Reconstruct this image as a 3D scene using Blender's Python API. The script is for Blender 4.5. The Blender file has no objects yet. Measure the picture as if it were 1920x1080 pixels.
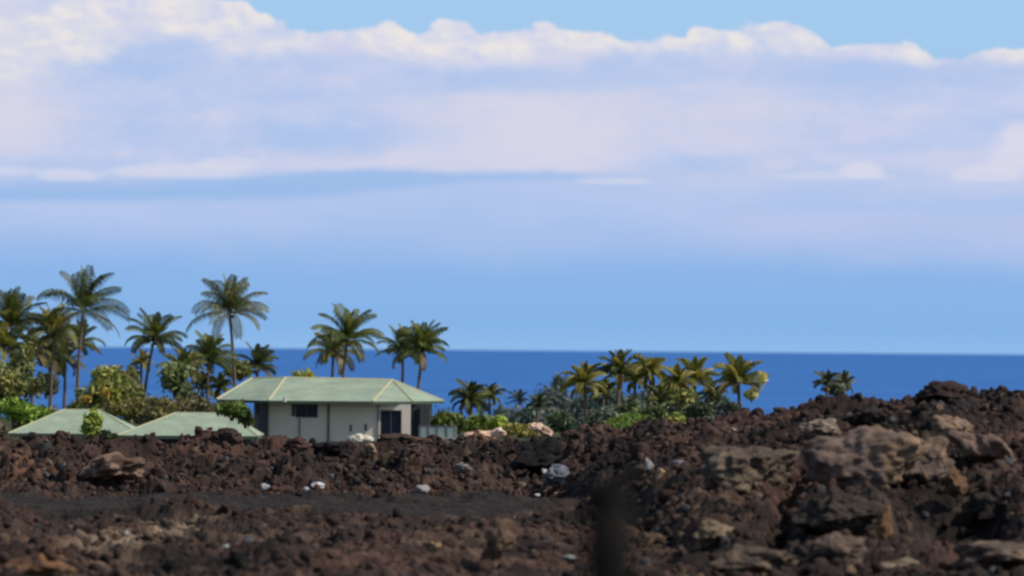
import bpy, bmesh, math, random
import numpy as np
from mathutils import Vector, Matrix, Euler
R = math.radians
F = 10400.0          # focal length in photo pixels (1920 wide)
CZ = 6.5             # eye height above the house ground
PX0 = 960.0
sc = bpy.context.scene

# ------------------------------------------------------------------ camera
cam = bpy.data.cameras.new('camera'); co = bpy.data.objects.new('camera', cam)
sc.collection.objects.link(co); sc.camera = co
cam.sensor_width = 36.0; cam.lens = F * 36.0 / 1920.0
cam.clip_start = 0.5; cam.clip_end = 600000
co.location = (0, 0, CZ)
co.matrix_world = Matrix.Translation((0, 0, CZ)) @ Matrix.Rotation(R(90) + math.atan(116 / F), 4, 'X') @ Matrix.Rotation(0.0083, 4, 'Z')
cam.dof.use_dof = True; cam.dof.focus_distance = 300.0; cam.dof.aperture_fstop = 0.74
sc.cycles.filter_width = 2.5

sc.view_settings.view_transform = 'Standard'; sc.view_settings.look = 'None'
sc.view_settings.exposure = 0.0; sc.view_settings.gamma = 1.0

SUN = Vector((0.64, -0.20, 0.74)).normalized()
SUN_EL = math.asin(SUN.z); SUN_AZ = math.atan2(SUN.x, SUN.y)

def lin(r, g, b):
    def f(c):
        c /= 255.0
        return c / 12.92 if c <= 0.04045 else ((c + 0.055) / 1.055) ** 2.4
    return (f(r), f(g), f(b), 1.0)

# ------------------------------------------------------------------ node helper
class NG:
    def __init__(s, tree): s.t = tree; s.n = tree.nodes; s.l = tree.links
    def new(s, typ, **kw):
        n = s.n.new(typ)
        for k, v in kw.items(): setattr(n, k, v)
        return n
    def put(s, sock, v):
        if isinstance(v, bpy.types.NodeSocket): s.l.new(v, sock)
        elif v is not None: sock.default_value = v
    def m(s, op, a, b=None, c=None, clamp=False):
        n = s.new('ShaderNodeMath', operation=op, use_clamp=clamp)
        s.put(n.inputs[0], a); s.put(n.inputs[1], b)
        if c is not None: s.put(n.inputs[2], c)
        return n.outputs[0]
    def ss(s, v, a, b, lo=0.0, hi=1.0):
        n = s.new('ShaderNodeMapRange', interpolation_type='SMOOTHSTEP')
        s.put(n.inputs['Value'], v); s.put(n.inputs['From Min'], a); s.put(n.inputs['From Max'], b)
        s.put(n.inputs['To Min'], lo); s.put(n.inputs['To Max'], hi)
        return n.outputs[0]
    def mix(s, f, a, b, blend='MIX'):
        n = s.new('ShaderNodeMix', data_type='RGBA', blend_type=blend)
        s.put(n.inputs[0], f); s.put(n.inputs[6], a); s.put(n.inputs[7], b)
        return n.outputs[2]
    def xyz(s, x, y, z=0.0):
        n = s.new('ShaderNodeCombineXYZ'); s.put(n.inputs[0], x); s.put(n.inputs[1], y); s.put(n.inputs[2], z)
        return n.outputs[0]
    def noise(s, vec, scale=1.0, detail=4.0, rough=0.5, dist=0.0):
        n = s.new('ShaderNodeTexNoise'); s.put(n.inputs['Vector'], vec)
        n.inputs['Scale'].default_value = scale; n.inputs['Detail'].default_value = detail
        n.inputs['Roughness'].default_value = rough; n.inputs['Distortion'].default_value = dist
        return n.outputs['Fac']
    def curve(s, v, pts):
        n = s.new('ShaderNodeFloatCurve'); s.put(n.inputs['Value'], v)
        c = n.mapping.curves[0]
        c.points[0].location = pts[0]; c.points[-1].location = pts[-1]
        for p in pts[1:-1]: c.points.new(*p)
        for p in c.points: p.handle_type = 'AUTO_CLAMPED'
        n.mapping.update()
        return n.outputs[0]

# ------------------------------------------------------------------ world: Nishita sky with a bank of cumulus low over the sea
w = bpy.data.worlds.new('World'); sc.world = w; w.use_nodes = True
g = NG(w.node_tree); g.n.clear()
out = g.new('ShaderNodeOutputWorld')
sky = g.new('ShaderNodeTexSky', sky_type='NISHITA', sun_disc=False)
sky.sun_elevation = SUN_EL; sky.sun_rotation = SUN_AZ
bg1 = g.new('ShaderNodeBackground'); bg1.inputs[1].default_value = 0.10; g.l.new(sky.outputs[0], bg1.inputs[0])
tc = g.new('ShaderNodeTexCoord'); sp = g.new('ShaderNodeSeparateXYZ'); g.l.new(tc.outputs['Generated'], sp.inputs[0])
X, Y, Z = sp.outputs
az = g.m('ARCTAN2', X, Y); el = g.m('ARCSINE', Z)
U = g.m('MULTIPLY', az, F / 1000.0)                        # thousandths of a radian-ish; 0 in the middle of the view
U = g.m('ADD', U, 0.96)                                    # 0..1.92
V = g.m('SUBTRACT', 0.656, g.m('MULTIPLY', el, F / 1000.0))  # 0.656 at the horizon, 0 high up
U1 = g.m('DIVIDE', U, 1.92, clamp=True)
def N(su, sv, detail=5, rough=0.55, off=(0, 0), dist=0.0, z=0.0):
    return g.noise(g.xyz(g.m('MULTIPLY_ADD', U, su, off[0]), g.m('MULTIPLY_ADD', V, sv, off[1]), z), 1.0, detail, rough, dist)
def c01(n, k): return g.m('MULTIPLY', g.m('SUBTRACT', n, 0.5), k)
# clear air
ramp = g.new('ShaderNodeValToRGB'); g.l.new(g.m('DIVIDE', V, 0.66, clamp=True), ramp.inputs[0])
cr = ramp.color_ramp
while len(cr.elements) > 1: cr.elements.remove(cr.elements[0])
cr.elements[0].position = 1.0; cr.elements[0].color = lin(141, 186, 233)
for p_, c_ in [(0.0, (164, 203, 238)), (0.12, (163, 201, 237)), (0.52, (158, 189, 233)), (0.72, (143, 182, 232)), (0.92, (133, 179, 231))]:
    e = cr.elements.new(p_); e.color = lin(*c_)
col = ramp.outputs[0]
nB = N(1.6, 5.0, 3, 0.5); nM = N(4.5, 11.0, 6, 0.6, off=(3, 1)); nF = N(24, 38, 6, 0.62, off=(9, 4)); nW = N(2.2, 9, 5, 0.6, off=(5, 7))
# soft lower veil
vt = g.curve(U1, [(0, .378), (.12, .374), (.28, .366), (.38, .350), (.45, .334), (.6, .325), (1, .32)])
vt = g.m('ADD', vt, c01(nM, 0.012))
veil = g.m('MULTIPLY', g.ss(V, g.m('SUBTRACT', vt, 0.004), g.m('ADD', vt, 0.02)),
           g.m('SUBTRACT', 1.0, g.ss(V, g.m('ADD', 0.385, c01(nB, 0.06)), g.m('ADD', 0.53, c01(nM, 0.10)))))
veil = g.m('MULTIPLY', veil, g.ss(nW, 0.25, 0.7, 0.45, 0.85))
col = g.mix(veil, col, lin(189, 203, 237))
# right side pink veil
pv = g.m('MULTIPLY', g.m('MULTIPLY', g.ss(U, 1.15, 1.5), g.ss(V, 0.385, 0.41)), g.m('SUBTRACT', 1.0, g.ss(V, g.m('ADD', 0.42, c01(nM, .08)), g.m('ADD', 0.51, c01(nM, .1)))))
col = g.mix(g.m('MULTIPLY', pv, 0.45), col, lin(190, 199, 233))
bx0 = N(9, 16, 6, 0.6, off=(12, 3))
# main lavender layer, flat base about V = .33
low = g.curve(U1, [(0, .350), (.08, .346), (.2, .338), (.27, .328), (.36, .319), (.45, .322), (.55, .323), (.66, .328), (.75, .335), (.86, .340), (1, .345)])
low = g.m('ADD', low, g.m('ADD', c01(nF, 0.012), c01(bx0, 0.014)))
soft = g.curve(U1, [(0, .026), (.2, .020), (.3, .009), (.55, .009), (.68, .05), (1, .06)])
body = g.m('SUBTRACT', 1.0, g.ss(V, g.m('SUBTRACT', low, soft), g.m('ADD', low, g.m('ADD', soft, 0.002))))
top = g.curve(U1, [(0, -.03), (.235, .005), (.245, .030), (.27, .042), (.295, .068), (.31, .064), (.365, .047), (.40, .056), (.43, .047), (.47, .056), (.52, .045), (.57, .062), (.62, .066), (.667, .070), (.675, .050), (.70, .040), (.73, .048), (.76, .038), (.80, .058), (.818, .082), (.86, .076), (.90, .092), (.915, .108), (.95, .092), (1, .086)])
bx = N(9, 16, 7, 0.62, off=(2, 3), dist=0.25)
vor = g.new('ShaderNodeTexVoronoi', feature='SMOOTH_F1'); vor.inputs['Smoothness'].default_value = 0.45
wu = g.m('ADD', g.m('MULTIPLY', U, 21), c01(nF, 1.2)); wv = g.m('ADD', g.m('MULTIPLY', V, 30), c01(bx, 1.8))
g.put(vor.inputs['Vector'], g.xyz(wu, wv, 0)); vor.inputs['Scale'].default_value = 1.0
puff = g.m('SUBTRACT', 0.5, vor.outputs['Distance'])
topn = g.m('SUBTRACT', g.m('SUBTRACT', top, c01(bx, 0.030)), g.m('MULTIPLY', puff, 0.030))
topn = g.m('SUBTRACT', topn, c01(nF, 0.014))
inside = g.ss(V, g.m('SUBTRACT', topn, 0.0025), g.m('ADD', topn, 0.0045))
body = g.m('MULTIPLY', body, inside)
lav = g.mix(g.ss(nW, 0.35, 0.68), lin(178, 198, 236), lin(198, 206, 236))
lav = g.mix(g.ss(N(3, 14, 6, .6, off=(1, 8)), 0.42, 0.72), lav, lin(211, 211, 232))
lav = g.mix(g.ss(bx, 0.42, 0.66, 0.0, 0.40), lav, lin(212, 214, 236))
lav = g.mix(g.ss(N(14, 26, 5, .6, off=(6, 6)), 0.5, 0.72, 0.0, 0.35), lav, lin(183, 201, 236))
def ell(px, py, rx, ry, n=None, k=0.6, soft=0.6):
    dx = g.m('DIVIDE', g.m('SUBTRACT', U, px / 1000.0), rx / 1000.0); dy = g.m('DIVIDE', g.m('SUBTRACT', V, py / 1000.0), ry / 1000.0)
    d = g.m('SQRT', g.m('ADD', g.m('MULTIPLY', dx, dx), g.m('MULTIPLY', dy, dy)))
    if n is not None: d = g.m('ADD', d, c01(n, k * 2))
    return g.m('SUBTRACT', 1.0, g.ss(d, 1 - soft, 1 + soft))
for (a, b, c, d, s) in [(1040, 235, 190, 75, .8), (1370, 230, 110, 70, .45), (740, 295, 190, 30, .5), (40, 235, 90, 65, .5), (20, 215, 55, 60, .5)]:
    lav = g.mix(g.m('MULTIPLY', ell(a, b, c, d, bx, 1.2, .75), s), lav, lin(221, 217, 230))
for (a, b, c, d, s) in [(610, 262, 130, 38, .75), (330, 262, 200, 40, .35), (130, 318, 150, 18, .5), (1650, 128, 340, 26, .6), (960, 150, 220, 20, .6), (1320, 300, 95, 16, .5), (330, 140, 220, 30, .5), (1150, 118, 60, 18, .4)]:
    lav = g.mix(g.m('MULTIPLY', ell(a, b, c, d, bx, 1.1, .75), s), lav, lin(168, 194, 236))
col = g.mix(g.m('MULTIPLY', body, 0.96), col, lav)
# bright sunlit cumulus heads along the top edge
lowb = g.curve(U1, [(0, .175), (.08, .155), (.13, .100), (.18, .088), (.23, .125), (.27, .112), (.33, .095), (.39, .125), (.45, .134), (.53, .130), (.56, .122), (.6, .105), (.66, .104), (.77, .106), (.81, .098), (.86, .112), (.905, .122), (.92, .116), (.95, .110), (1, .122)])
lowb = g.m('ADD', lowb, g.m('ADD', c01(bx, 0.035), c01(nF, 0.012)))
cum = g.m('MULTIPLY', inside, g.m('SUBTRACT', 1.0, g.ss(V, g.m('SUBTRACT', lowb, 0.034), g.m('ADD', lowb, 0.008))))
# relief inside the heads: difference of the puff field towards the sun (up and right)
bx2 = N(9, 16, 7, 0.62, off=(2 + 0.12, 3 - 0.16), dist=0.25)
nF2 = N(24, 38, 6, 0.62, off=(9 + 0.16, 4 - 0.2))
rel = g.m('ADD', g.m('MULTIPLY', g.m('SUBTRACT', bx, bx2), 2.0), g.m('MULTIPLY', g.m('SUBTRACT', nF, nF2), 0.35))
rel = g.m('ADD', g.m('ADD', rel, g.m('MULTIPLY', puff, 0.35)), 0.62, clamp=True)
white = g.mix(g.ss(rel, 0.2, 0.85), lin(207, 212, 235), lin(237, 231, 228))
col = g.mix(g.m('MULTIPLY', cum, g.m('MULTIPLY', g.ss(rel, 0.0, 0.4, 0.80, 0.97), g.ss(N(6, 20, 5, .6, off=(4, 2)), .36, .62, .38, 1.0))), col, white)
# small flat based cumuli lower down
for (a, b, c, d, s) in [(130, 337, 55, 14, .6), (350, 328, 125, 16, .6), (430, 313, 60, 13, .5), (1145, 339, 60, 6, .5), (1610, 316, 42, 16, .7), (1560, 326, 110, 10, .4), (1895, 285, 42, 45, .65), (1850, 322, 70, 16, .6), (15, 330, 50, 10, .4), (1910, 255, 30, 30, .6)]:
    m_ = ell(a, b, c, d, bx, 0.9, .35)
    if b < 340 and c < 140: m_ = g.m('MULTIPLY', m_, g.m('SUBTRACT', 1.0, g.ss(V, (b + d * .45) / 1000, (b + d * .95) / 1000)))
    col = g.mix(g.m('MULTIPLY', m_, s), col, lin(221, 220, 235))
bg2 = g.new('ShaderNodeBackground'); g.l.new(col, bg2.inputs[0]); bg2.inputs[1].default_value = 1.0
mx = g.new('ShaderNodeMixShader'); g.l.new(g.ss(el, R(5), R(11)), mx.inputs[0]); g.l.new(bg2.outputs[0], mx.inputs[1]); g.l.new(bg1.outputs[0], mx.inputs[2])
g.l.new(mx.outputs[0], out.inputs[0])

sl = bpy.data.lights.new('sun', 'SUN'); sl.energy = 3.6; sl.angle = R(0.5); sl.color = (1.0, 0.93, 0.82)
so = bpy.data.objects.new('sun', sl); sc.collection.objects.link(so)
so.rotation_euler = (-SUN).to_track_quat('-Z', 'Y').to_euler()

# ------------------------------------------------------------------ helpers
def hy(px): return 648.0 + 16.0 * px / 1920.0
def P(px, py, d): return Vector(((px - PX0) / F * d, d, CZ - (py - hy(px)) / F * d))
def px_of(x, y): return PX0 + F * x / np.maximum(y, 1.0)

def tag(o, label=None, cat=None, group=None, kind=None):
    if label: o['label'] = label
    if cat: o['category'] = cat
    if group: o['group'] = group
    if kind: o['kind'] = kind
    return o
def link(o, parent=None):
    sc.collection.objects.link(o)
    if parent: o.parent = parent
    return o
def empty(name, loc, rz=0.0):
    o = bpy.data.objects.new(name, None); o.location = loc; o.rotation_euler = (0, 0, rz); o.empty_display_size = .3
    return link(o)
def mesh_np(name, V_, F_, mat, parent=None, tint=None, smooth=False, loc=None):
    """V_ (n,3), F_ (m,k) arrays of one face size"""
    V_ = np.asarray(V_, np.float32); F_ = np.asarray(F_, np.int32)
    me = bpy.data.meshes.new(name)
    me.vertices.add(len(V_)); me.vertices.foreach_set('co', V_.ravel())
    k = F_.shape[1]
    me.loops.add(F_.size); me.loops.foreach_set('vertex_index', F_.ravel())
    me.polygons.add(len(F_)); me.polygons.foreach_set('loop_start', np.arange(0, F_.size, k, dtype=np.int32))
    me.polygons.foreach_set('loop_total', np.full(len(F_), k, np.int32))
    if smooth: me.polygons.foreach_set('use_smooth', np.ones(len(F_), bool))
    if tint is not None:
        a = me.color_attributes.new('tint', 'FLOAT_COLOR', 'POINT')
        t = np.ones((len(V_), 4), np.float32); t[:, :3] = tint
        a.data.foreach_set('color', t.ravel())
    me.update(calc_edges=True); me.validate()
    me.materials.append(mat)
    o = bpy.data.objects.new(name, me)
    if loc is not None: o.location = loc
    return link(o, parent)
class MB:
    """collects polygons of any size, builds one mesh object"""
    def __init__(s): s.v = []; s.f = []
    def poly(s, pts):
        b = len(s.v); s.v += [tuple(p) for p in pts]; s.f.append(tuple(range(b, b + len(pts))))
    def box(s, x0, x1, y0, y1, z0, z1):
        b = len(s.v)
        s.v += [(x, y, z) for z in (z0, z1) for y in (y0, y1) for x in (x0, x1)]
        for f in ((0, 2, 3, 1), (4, 5, 7, 6), (0, 1, 5, 4), (1, 3, 7, 5), (3, 2, 6, 7), (2, 0, 4, 6)): s.f.append(tuple(b + i for i in f))
    def tube(s, pts, rad, n=8, cap=True):
        pts = [Vector(p) for p in pts]; rings = []
        rad = rad if isinstance(rad, (list, tuple)) else [rad] * len(pts)
        for i, p in enumerate(pts):
            d = (pts[min(i + 1, len(pts) - 1)] - pts[max(i - 1, 0)]).normalized()
            a = d.cross(Vector((0, 0, 1)) if abs(d.z) < .9 else Vector((0, 1, 0))).normalized(); c = d.cross(a)
            rings.append([len(s.v) + j for j in range(n)])
            for j in range(n):
                t = 2 * math.pi * j / n; s.v.append(tuple(p + (a * math.cos(t) + c * math.sin(t)) * rad[i]))
        for r0, r1 in zip(rings, rings[1:]):
            for j in range(n): s.f.append((r0[j], r0[(j + 1) % n], r1[(j + 1) % n], r1[j]))
        if cap: s.f.append(tuple(reversed(rings[0]))); s.f.append(tuple(rings[-1]))
    def build(s, name, mat, parent=None, smooth=False):
        me = bpy.data.meshes.new(name); me.from_pydata(s.v, [], s.f); me.materials.append(mat)
        bm = bmesh.new(); bm.from_mesh(me); bmesh.ops.recalc_face_normals(bm, faces=bm.faces); bm.to_mesh(me); bm.free()
        if smooth: me.polygons.foreach_set('use_smooth', [True] * len(me.polygons))
        return link(bpy.data.objects.new(name, me), parent)

# ------------------------------------------------------------------ numpy noise
rs = np.random.RandomState(7)
PERM = rs.permutation(1024).astype(np.int64); GR = rs.uniform(-1, 1, (1024, 3))
GR /= np.linalg.norm(GR, axis=1)[:, None]
def h3(i, j, k): return PERM[(PERM[(PERM[i & 1023] + j) & 1023] + k) & 1023]
def perlin3(p):
    p = np.asarray(p, float); i = np.floor(p).astype(np.int64); f = p - i; u = f * f * f * (f * (f * 6 - 15) + 10)
    r = 0
    for dx in (0, 1):
        for dy in (0, 1):
            for dz in (0, 1):
                gv = GR[h3(i[..., 0] + dx, i[..., 1] + dy, i[..., 2] + dz)]
                d = gv[..., 0] * (f[..., 0] - dx) + gv[..., 1] * (f[..., 1] - dy) + gv[..., 2] * (f[..., 2] - dz)
                r = r + d * (u[..., 0] if dx else 1 - u[..., 0]) * (u[..., 1] if dy else 1 - u[..., 1]) * (u[..., 2] if dz else 1 - u[..., 2])
    return r * 1.6
def perlin2(x, y, s=0):
    x = np.asarray(x, float); y = np.asarray(y, float)
    i = np.floor(x).astype(np.int64); j = np.floor(y).astype(np.int64); fx = x - i; fy = y - j
    u = fx * fx * fx * (fx * (fx * 6 - 15) + 10); v = fy * fy * fy * (fy * (fy * 6 - 15) + 10); r = 0
    for dx in (0, 1):
        for dy in (0, 1):
            h = PERM[(PERM[(i + dx + s * 37) & 1023] + j + dy) & 1023] * (2 * math.pi / 1024)
            r = r + (np.cos(h) * (fx - dx) + np.sin(h) * (fy - dy)) * (u if dx else 1 - u) * (v if dy else 1 - v)
    return r * 1.5
def fbm2(x, y, o=4, s=0, g_=0.5):
    r = 0; a = 1
    for k in range(o): r = r + a * perlin2(x * 2 ** k, y * 2 ** k, s + k); a *= g_
    return r
def fbm3(p, o=4, g_=0.5):
    r = 0; a = 1
    for k in range(o): r = r + a * perlin3(p * 2 ** k + k * 17.3); a *= g_
    return r
def domes(x, y, cell, seed, prob=0.8):
    """height field of jittered boulders: max over the neighbouring cells"""
    gx = x / cell; gy = y / cell; i0 = np.floor(gx).astype(np.int64); j0 = np.floor(gy).astype(np.int64); best = np.zeros_like(gx)
    idn = np.zeros_like(i0)
    for dx in (-1, 0, 1):
        for dy in (-1, 0, 1):
            h = h3(i0 + dx, j0 + dy, np.full_like(i0, seed))
            a = (h * 7919 % 1024) / 1024.0; b = (h * 104729 % 1021) / 1021.0; c = (h * 3571 % 1019) / 1019.0; e = (h * 2909 % 1013) / 1013.0
            cx = i0 + dx + a; cy = j0 + dy + b; r = 0.35 + 0.55 * c
            ang = e * 6.283; ux = (gx - cx); uy = (gy - cy); rx = ux * np.cos(ang) + uy * np.sin(ang); ry = -ux * np.sin(ang) + uy * np.cos(ang)
            d2 = (rx / r) ** 2 + (ry / (r * (0.55 + .45 * a))) ** 2
            z = np.where((d2 < 1) & (e < prob), np.sqrt(np.maximum(1 - d2, 0)) * r * (0.5 + .5 * b), 0)
            idn = np.where(z > best, h, idn); best = np.maximum(best, z)
    return best * cell, idn
def sst(a, b, x): t = np.clip((x - a) / (b - a), 0, 1); return t * t * (3 - 2 * t)

# ------------------------------------------------------------------ terrain
CRX = [-600, 0, 500, 850, 900, 1060, 1100, 1200, 1300, 1400, 1480, 1520, 1600, 1700, 1740, 1800, 1840, 1920, 2500]
CRY = [832, 828, 832, 834, 828, 820, 814, 803, 790, 778, 768, 758, 756, 745, 731, 733, 742, 742, 760]
def crest(px):
    D = 292 - 60 * sst(850, 1550, px)
    zc = CZ - (np.interp(px, CRX, CRY) - (648 + px * 16 / 1920)) / F * D
    return D, zc
def base_z(x, y):
    px = px_of(x, np.maximum(y, 60.0)); D, zc = crest(px)
    foot = 259 - 92 * sst(960, 1400, px)
    near = 4.8 * (1 - np.clip(y, -400, 128) / 128.0); near = np.maximum(near, 0)
    t = np.clip((y - foot) / np.maximum(D - foot, 1), 0, 1)
    prof = (1 - (1 - t) ** 1.7) * (1 - sst(1250, 1450, px)) + t ** 0.85 * sst(1250, 1450, px)
    z = near + zc * prof
    back = np.where(y < 600, -0.5 - np.clip((y - 430) / 170, 0, 1) * 2.5, -3 - np.maximum(y - 740, 0) * 16.5 / 520)
    back = np.maximum(back, -24)
    s = sst(D + 1.5, D + 26, y)
    z = z * (1 - s) + back * s
    z = z - 4.0 * np.exp(-((px - 1785) / 95) ** 4 - ((y - 184) / 8.0) ** 4)
    z = z - 1.3 * np.exp(-((px - (1470 + (y - 185) * 1.3)) / 20) ** 2 - ((y - 185) / 13.0) ** 4)
    # grassy rise behind the ridge
    gm = np.exp(-((px - 1190) / 120) ** 2) * np.exp(-((y - 335) / 16) ** 2)
    z = z + gm * 3.0
    return z
ROADS = lambda px, y: np.exp(-((y - 236 + 5 * np.sin(px / 90.0)) / 14.0) ** 4) * (1 - sst(950, 1180, px))
def terrain(x, y, fine=True):
    px = px_of(x, np.maximum(y, 60.0)); z = base_z(x, y); D, zc = crest(px)
    lava = (1 - sst(D + 3, D + 14, y)); road = ROADS(px, y)
    amp = lava * (1 - 0.55 * road)
    amp = amp * (0.55 + 0.45 * sst(236, 264, y)) * (1 - .22 * sst(1100, 1300, px))
    z = z + amp * (0.36 * fbm2(x / 9.0, y / 9.0, 3, 3))
    if not fine: return z
    wx = x + 0.5 * perlin2(x / .9, y / .9, 11) + .15 * perlin2(x / .3, y / .3, 12); wy = y + 0.5 * perlin2(x / .9, y / .9, 15)
    d1, i1 = domes(wx, wy, 2.6, 5, .55); d2, i2 = domes(wx + 3.3, wy - 7, 1.15, 9, .75); d3, i3 = domes(wx * 1.1, wy, .5, 21, .85)
    z = z + amp * (0.55 * d1 + 0.6 * d2 + 0.55 * d3 - 1.0) + lava * (1 - .8 * road) * (0.10 * fbm2(x / .38, y / .38, 3, 31, .65)) + (1 - lava) * .15 * fbm2(x / 3, y / 3, 2, 8)
    return z, i1, i2, i3, d1, d2
t_in = np.linspace(-0.106, 0.106, 1150)
t_out = np.array([0.112, .12, .13, .15, .18, .22, .3, .4, .6, .9, 1.5, 3, 8, 20])
tt = np.concatenate([-t_out[::-1], t_in, t_out])
ys = [-300, -120, -60, -30, -10, 0]
y_ = 8.0
while y_ < 126: ys.append(y_); y_ *= 1.08
y_ = 128.0
while y_ < 322: ys.append(y_); y_ += 0.16 * (y_ / 170.0) ** 1.3
while y_ < 1600: ys.append(y_); y_ *= 1.012
ys = np.array(ys)
TT, YY = np.meshgrid(tt, ys); XX = TT * np.maximum(YY, 130.0)
ZZ, i1, i2, i3, d1, d2 = terrain(XX, YY)
px = px_of(XX, np.maximum(YY, 60)); D_, _z = crest(px)
lava = (1 - sst(D_ + 3, D_ + 14, YY))[..., None]
def pick(idn, lo, hi): return (idn * 613 % 997) / 997.0 * (hi - lo) + lo
n1 = fbm2(XX / 6, YY / 12, 4, 41)[..., None]; n2 = fbm2(XX / 1.1, YY / 1.6, 4, 51)[..., None]; n3 = fbm2(XX / 14, YY / 22, 3, 71)[..., None]
dark = np.array([.025, .0195, .0175]); red = np.array([.068, .040, .031]); tan = np.array([.125, .088, .06]); grey = np.array([.032, .027, .025])
c = dark + (red - dark) * np.clip(.5 + 1.3 * n1 + .7 * n2, 0, 1)
c = c + (tan - c) * np.clip(1.6 * n2 - .55 + .5 * n3, 0, .6) * sst(.0, .5, n3 + .25)
c = c * (0.75 + .6 * pick(i2, 0, 1)[..., None])
road = ROADS(px, YY)[..., None]
road = np.maximum(road, np.exp(-((YY - 205) / 26.0) ** 2)[..., None] * .0)
c = c + (grey * (1 + .3 * n2) - c) * np.clip(road * 1.25, 0, 1)
# weathered ochre / rust ground patches that lie on the lava
for (a, b, dd, rx, ry, cc, k) in [(230, 1010, 0, 75, 14, (.26, .19, .13), .85), (330, 985, 0, 60, 12, (.22, .16, .11), .8), (520, 1000, 0, 60, 10, (.16, .11, .08), .6), (70, 1050, 0, 60, 9, (.2, .1, .05), .7), (900, 1030, 0, 60, 14, (.12, .08, .055), .6),
                               (60, 900, 0, 90, 9, (.15, .08, .05), .6), (420, 880, 0, 100, 9, (.15, .085, .05), .5), (1260, 1000, 0, 80, 14, (.15, .1, .06), .5)]:
    yd = CZ * F / (b - hy(a)); xc = (a - PX0) / F * yd
    mk = np.exp(-(((XX - xc) / (rx / F * yd)) ** 2 + ((YY - yd) / (ry)) ** 2))[..., None] * np.clip(.6 + 1.5 * n2, 0, 1)
    c = c + (np.array(cc) - c) * np.clip(mk * k * 1.8, 0, 1)
soil = np.array([.06, .07, .03]); sand = np.array([.42, .30, .21])
off = soil * (1 + .5 * n2)
sm = np.exp(-((px - 900) / 60) ** 2)[..., None] * np.exp(-((YY - 345) / 30) ** 2)[..., None]
off = off + (sand - off) * np.clip(sm * 1.2, 0, 1)
c = c * lava + off * (1 - lava); c = np.clip(c, .008, .7)
ny, nx = XX.shape
idx = np.arange(ny * nx).reshape(ny, nx)
quads = np.stack([idx[:-1, :-1], idx[:-1, 1:], idx[1:, 1:], idx[1:, :-1]], -1).reshape(-1, 4)

# ------------------------------------------------------------------ materials
def mat(name, base=None, rough=.8, bump=None, tint=True, trans=0.0, var=0.25, nscale=6.0, spec=.3):
    m = bpy.data.materials.new(name); m.use_nodes = True; q = NG(m.node_tree); q.n.clear()
    o = q.new('ShaderNodeOutputMaterial'); b = q.new('ShaderNodeBsdfPrincipled')
    tcn = q.new('ShaderNodeTexCoord'); v = tcn.outputs['Object']
    if tint:
        a = q.new('ShaderNodeAttribute', attribute_name='tint'); colr = a.outputs['Color']
    else: colr = tuple(base) + (1.0,)
    n = q.noise(v, nscale, 6, .6)
    f = q.m('MULTIPLY_ADD', q.m('SUBTRACT', n, .5), var * 3, 1.0)
    colr = q.mix(1.0, colr, q.xyz(f, f, f), 'MULTIPLY')
    q.put(b.inputs['Base Color'], colr); b.inputs['Roughness'].default_value = rough; b.inputs['Specular IOR Level'].default_value = spec
    if bump:
        bn = q.new('ShaderNodeBump'); bn.inputs['Strength'].default_value = bump[1]; bn.inputs['Distance'].default_value = bump[2]
        hgt = q.noise(v, bump[0], 8, .65, .3); q.l.new(hgt, bn.inputs['Height']); q.l.new(bn.outputs[0], b.inputs['Normal'])
    if trans:
        t = q.new('ShaderNodeBsdfTranslucent'); q.put(t.inputs[0], q.mix(1.0, colr, (1.0, 1.0, .5, 1), 'MULTIPLY')); ms = q.new('ShaderNodeMixShader'); ms.inputs[0].default_value = trans
        q.l.new(b.outputs[0], ms.inputs[1]); q.l.new(t.outputs[0], ms.inputs[2]); q.l.new(ms.outputs[0], o.inputs[0])
    else: q.l.new(b.outputs[0], o.inputs[0])
    return m
M = {}
M['ground'] = mat('lava_ground', rough=.95, bump=(2.6, .9, .25), var=.55, nscale=2.2, spec=.15)
M['rock'] = mat('lava_rock', rough=.95, bump=(5.0, .9, .12), var=.5, nscale=3.0, spec=.15)
M['leaf'] = mat('palm_leaf', rough=.5, var=.3, nscale=1.5, trans=.4, spec=.3)
M['bush'] = mat('bush_leaf', rough=.6, var=.35, nscale=1.2, trans=.25, spec=.25)
M['bark'] = mat('palm_bark', (.17, .12, .09), .9, (9, .5, .03), False, var=.3)
M['wood'] = mat('branch_bark', (.10, .075, .055), .9, (9, .5, .03), False, var=.3)
M['roof'] = mat('green_shingle', (.26, .45, .33), .75, (14, .3, .02), False, var=.12, nscale=1.2, spec=.25)
M['cap'] = mat('ridge_tile', (.46, .44, .27), .8, None, False, var=.15)
M['wall'] = mat('pale_stucco', (.82, .72, .585), .9, (20, .2, .01), False, var=.05, nscale=.8)
M['fascia'] = mat('dark_green_board', (.06, .085, .065), .7, None, False, var=.15)
M['darkwall'] = mat('shade_toned_board', (.06, .064, .068), .8, None, False, var=.15)  # dark base colour holds the porch shade of the side wall
M['frame'] = mat('grey_frame', (.10, .10, .10), .5, None, False, var=.1)
M['glass'] = mat('dark_glass', (.008, .011, .03), .25, None, False, var=.1, spec=.25)
M['pipe'] = mat('grey_metal', (.16, .155, .15), .5, None, False, var=.1)
M['concrete'] = mat('grey_concrete', (.30, .29, .28), .9, (10, .3, .02), False, var=.2)
M['post'] = mat('weathered_wood', (.014, .013, .012), .98, (20, .4, .01), False, var=.3, spec=.03)
M['lamp'] = mat('white_plastic', (.75, .74, .7), .4, None, False, var=.05)

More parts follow.
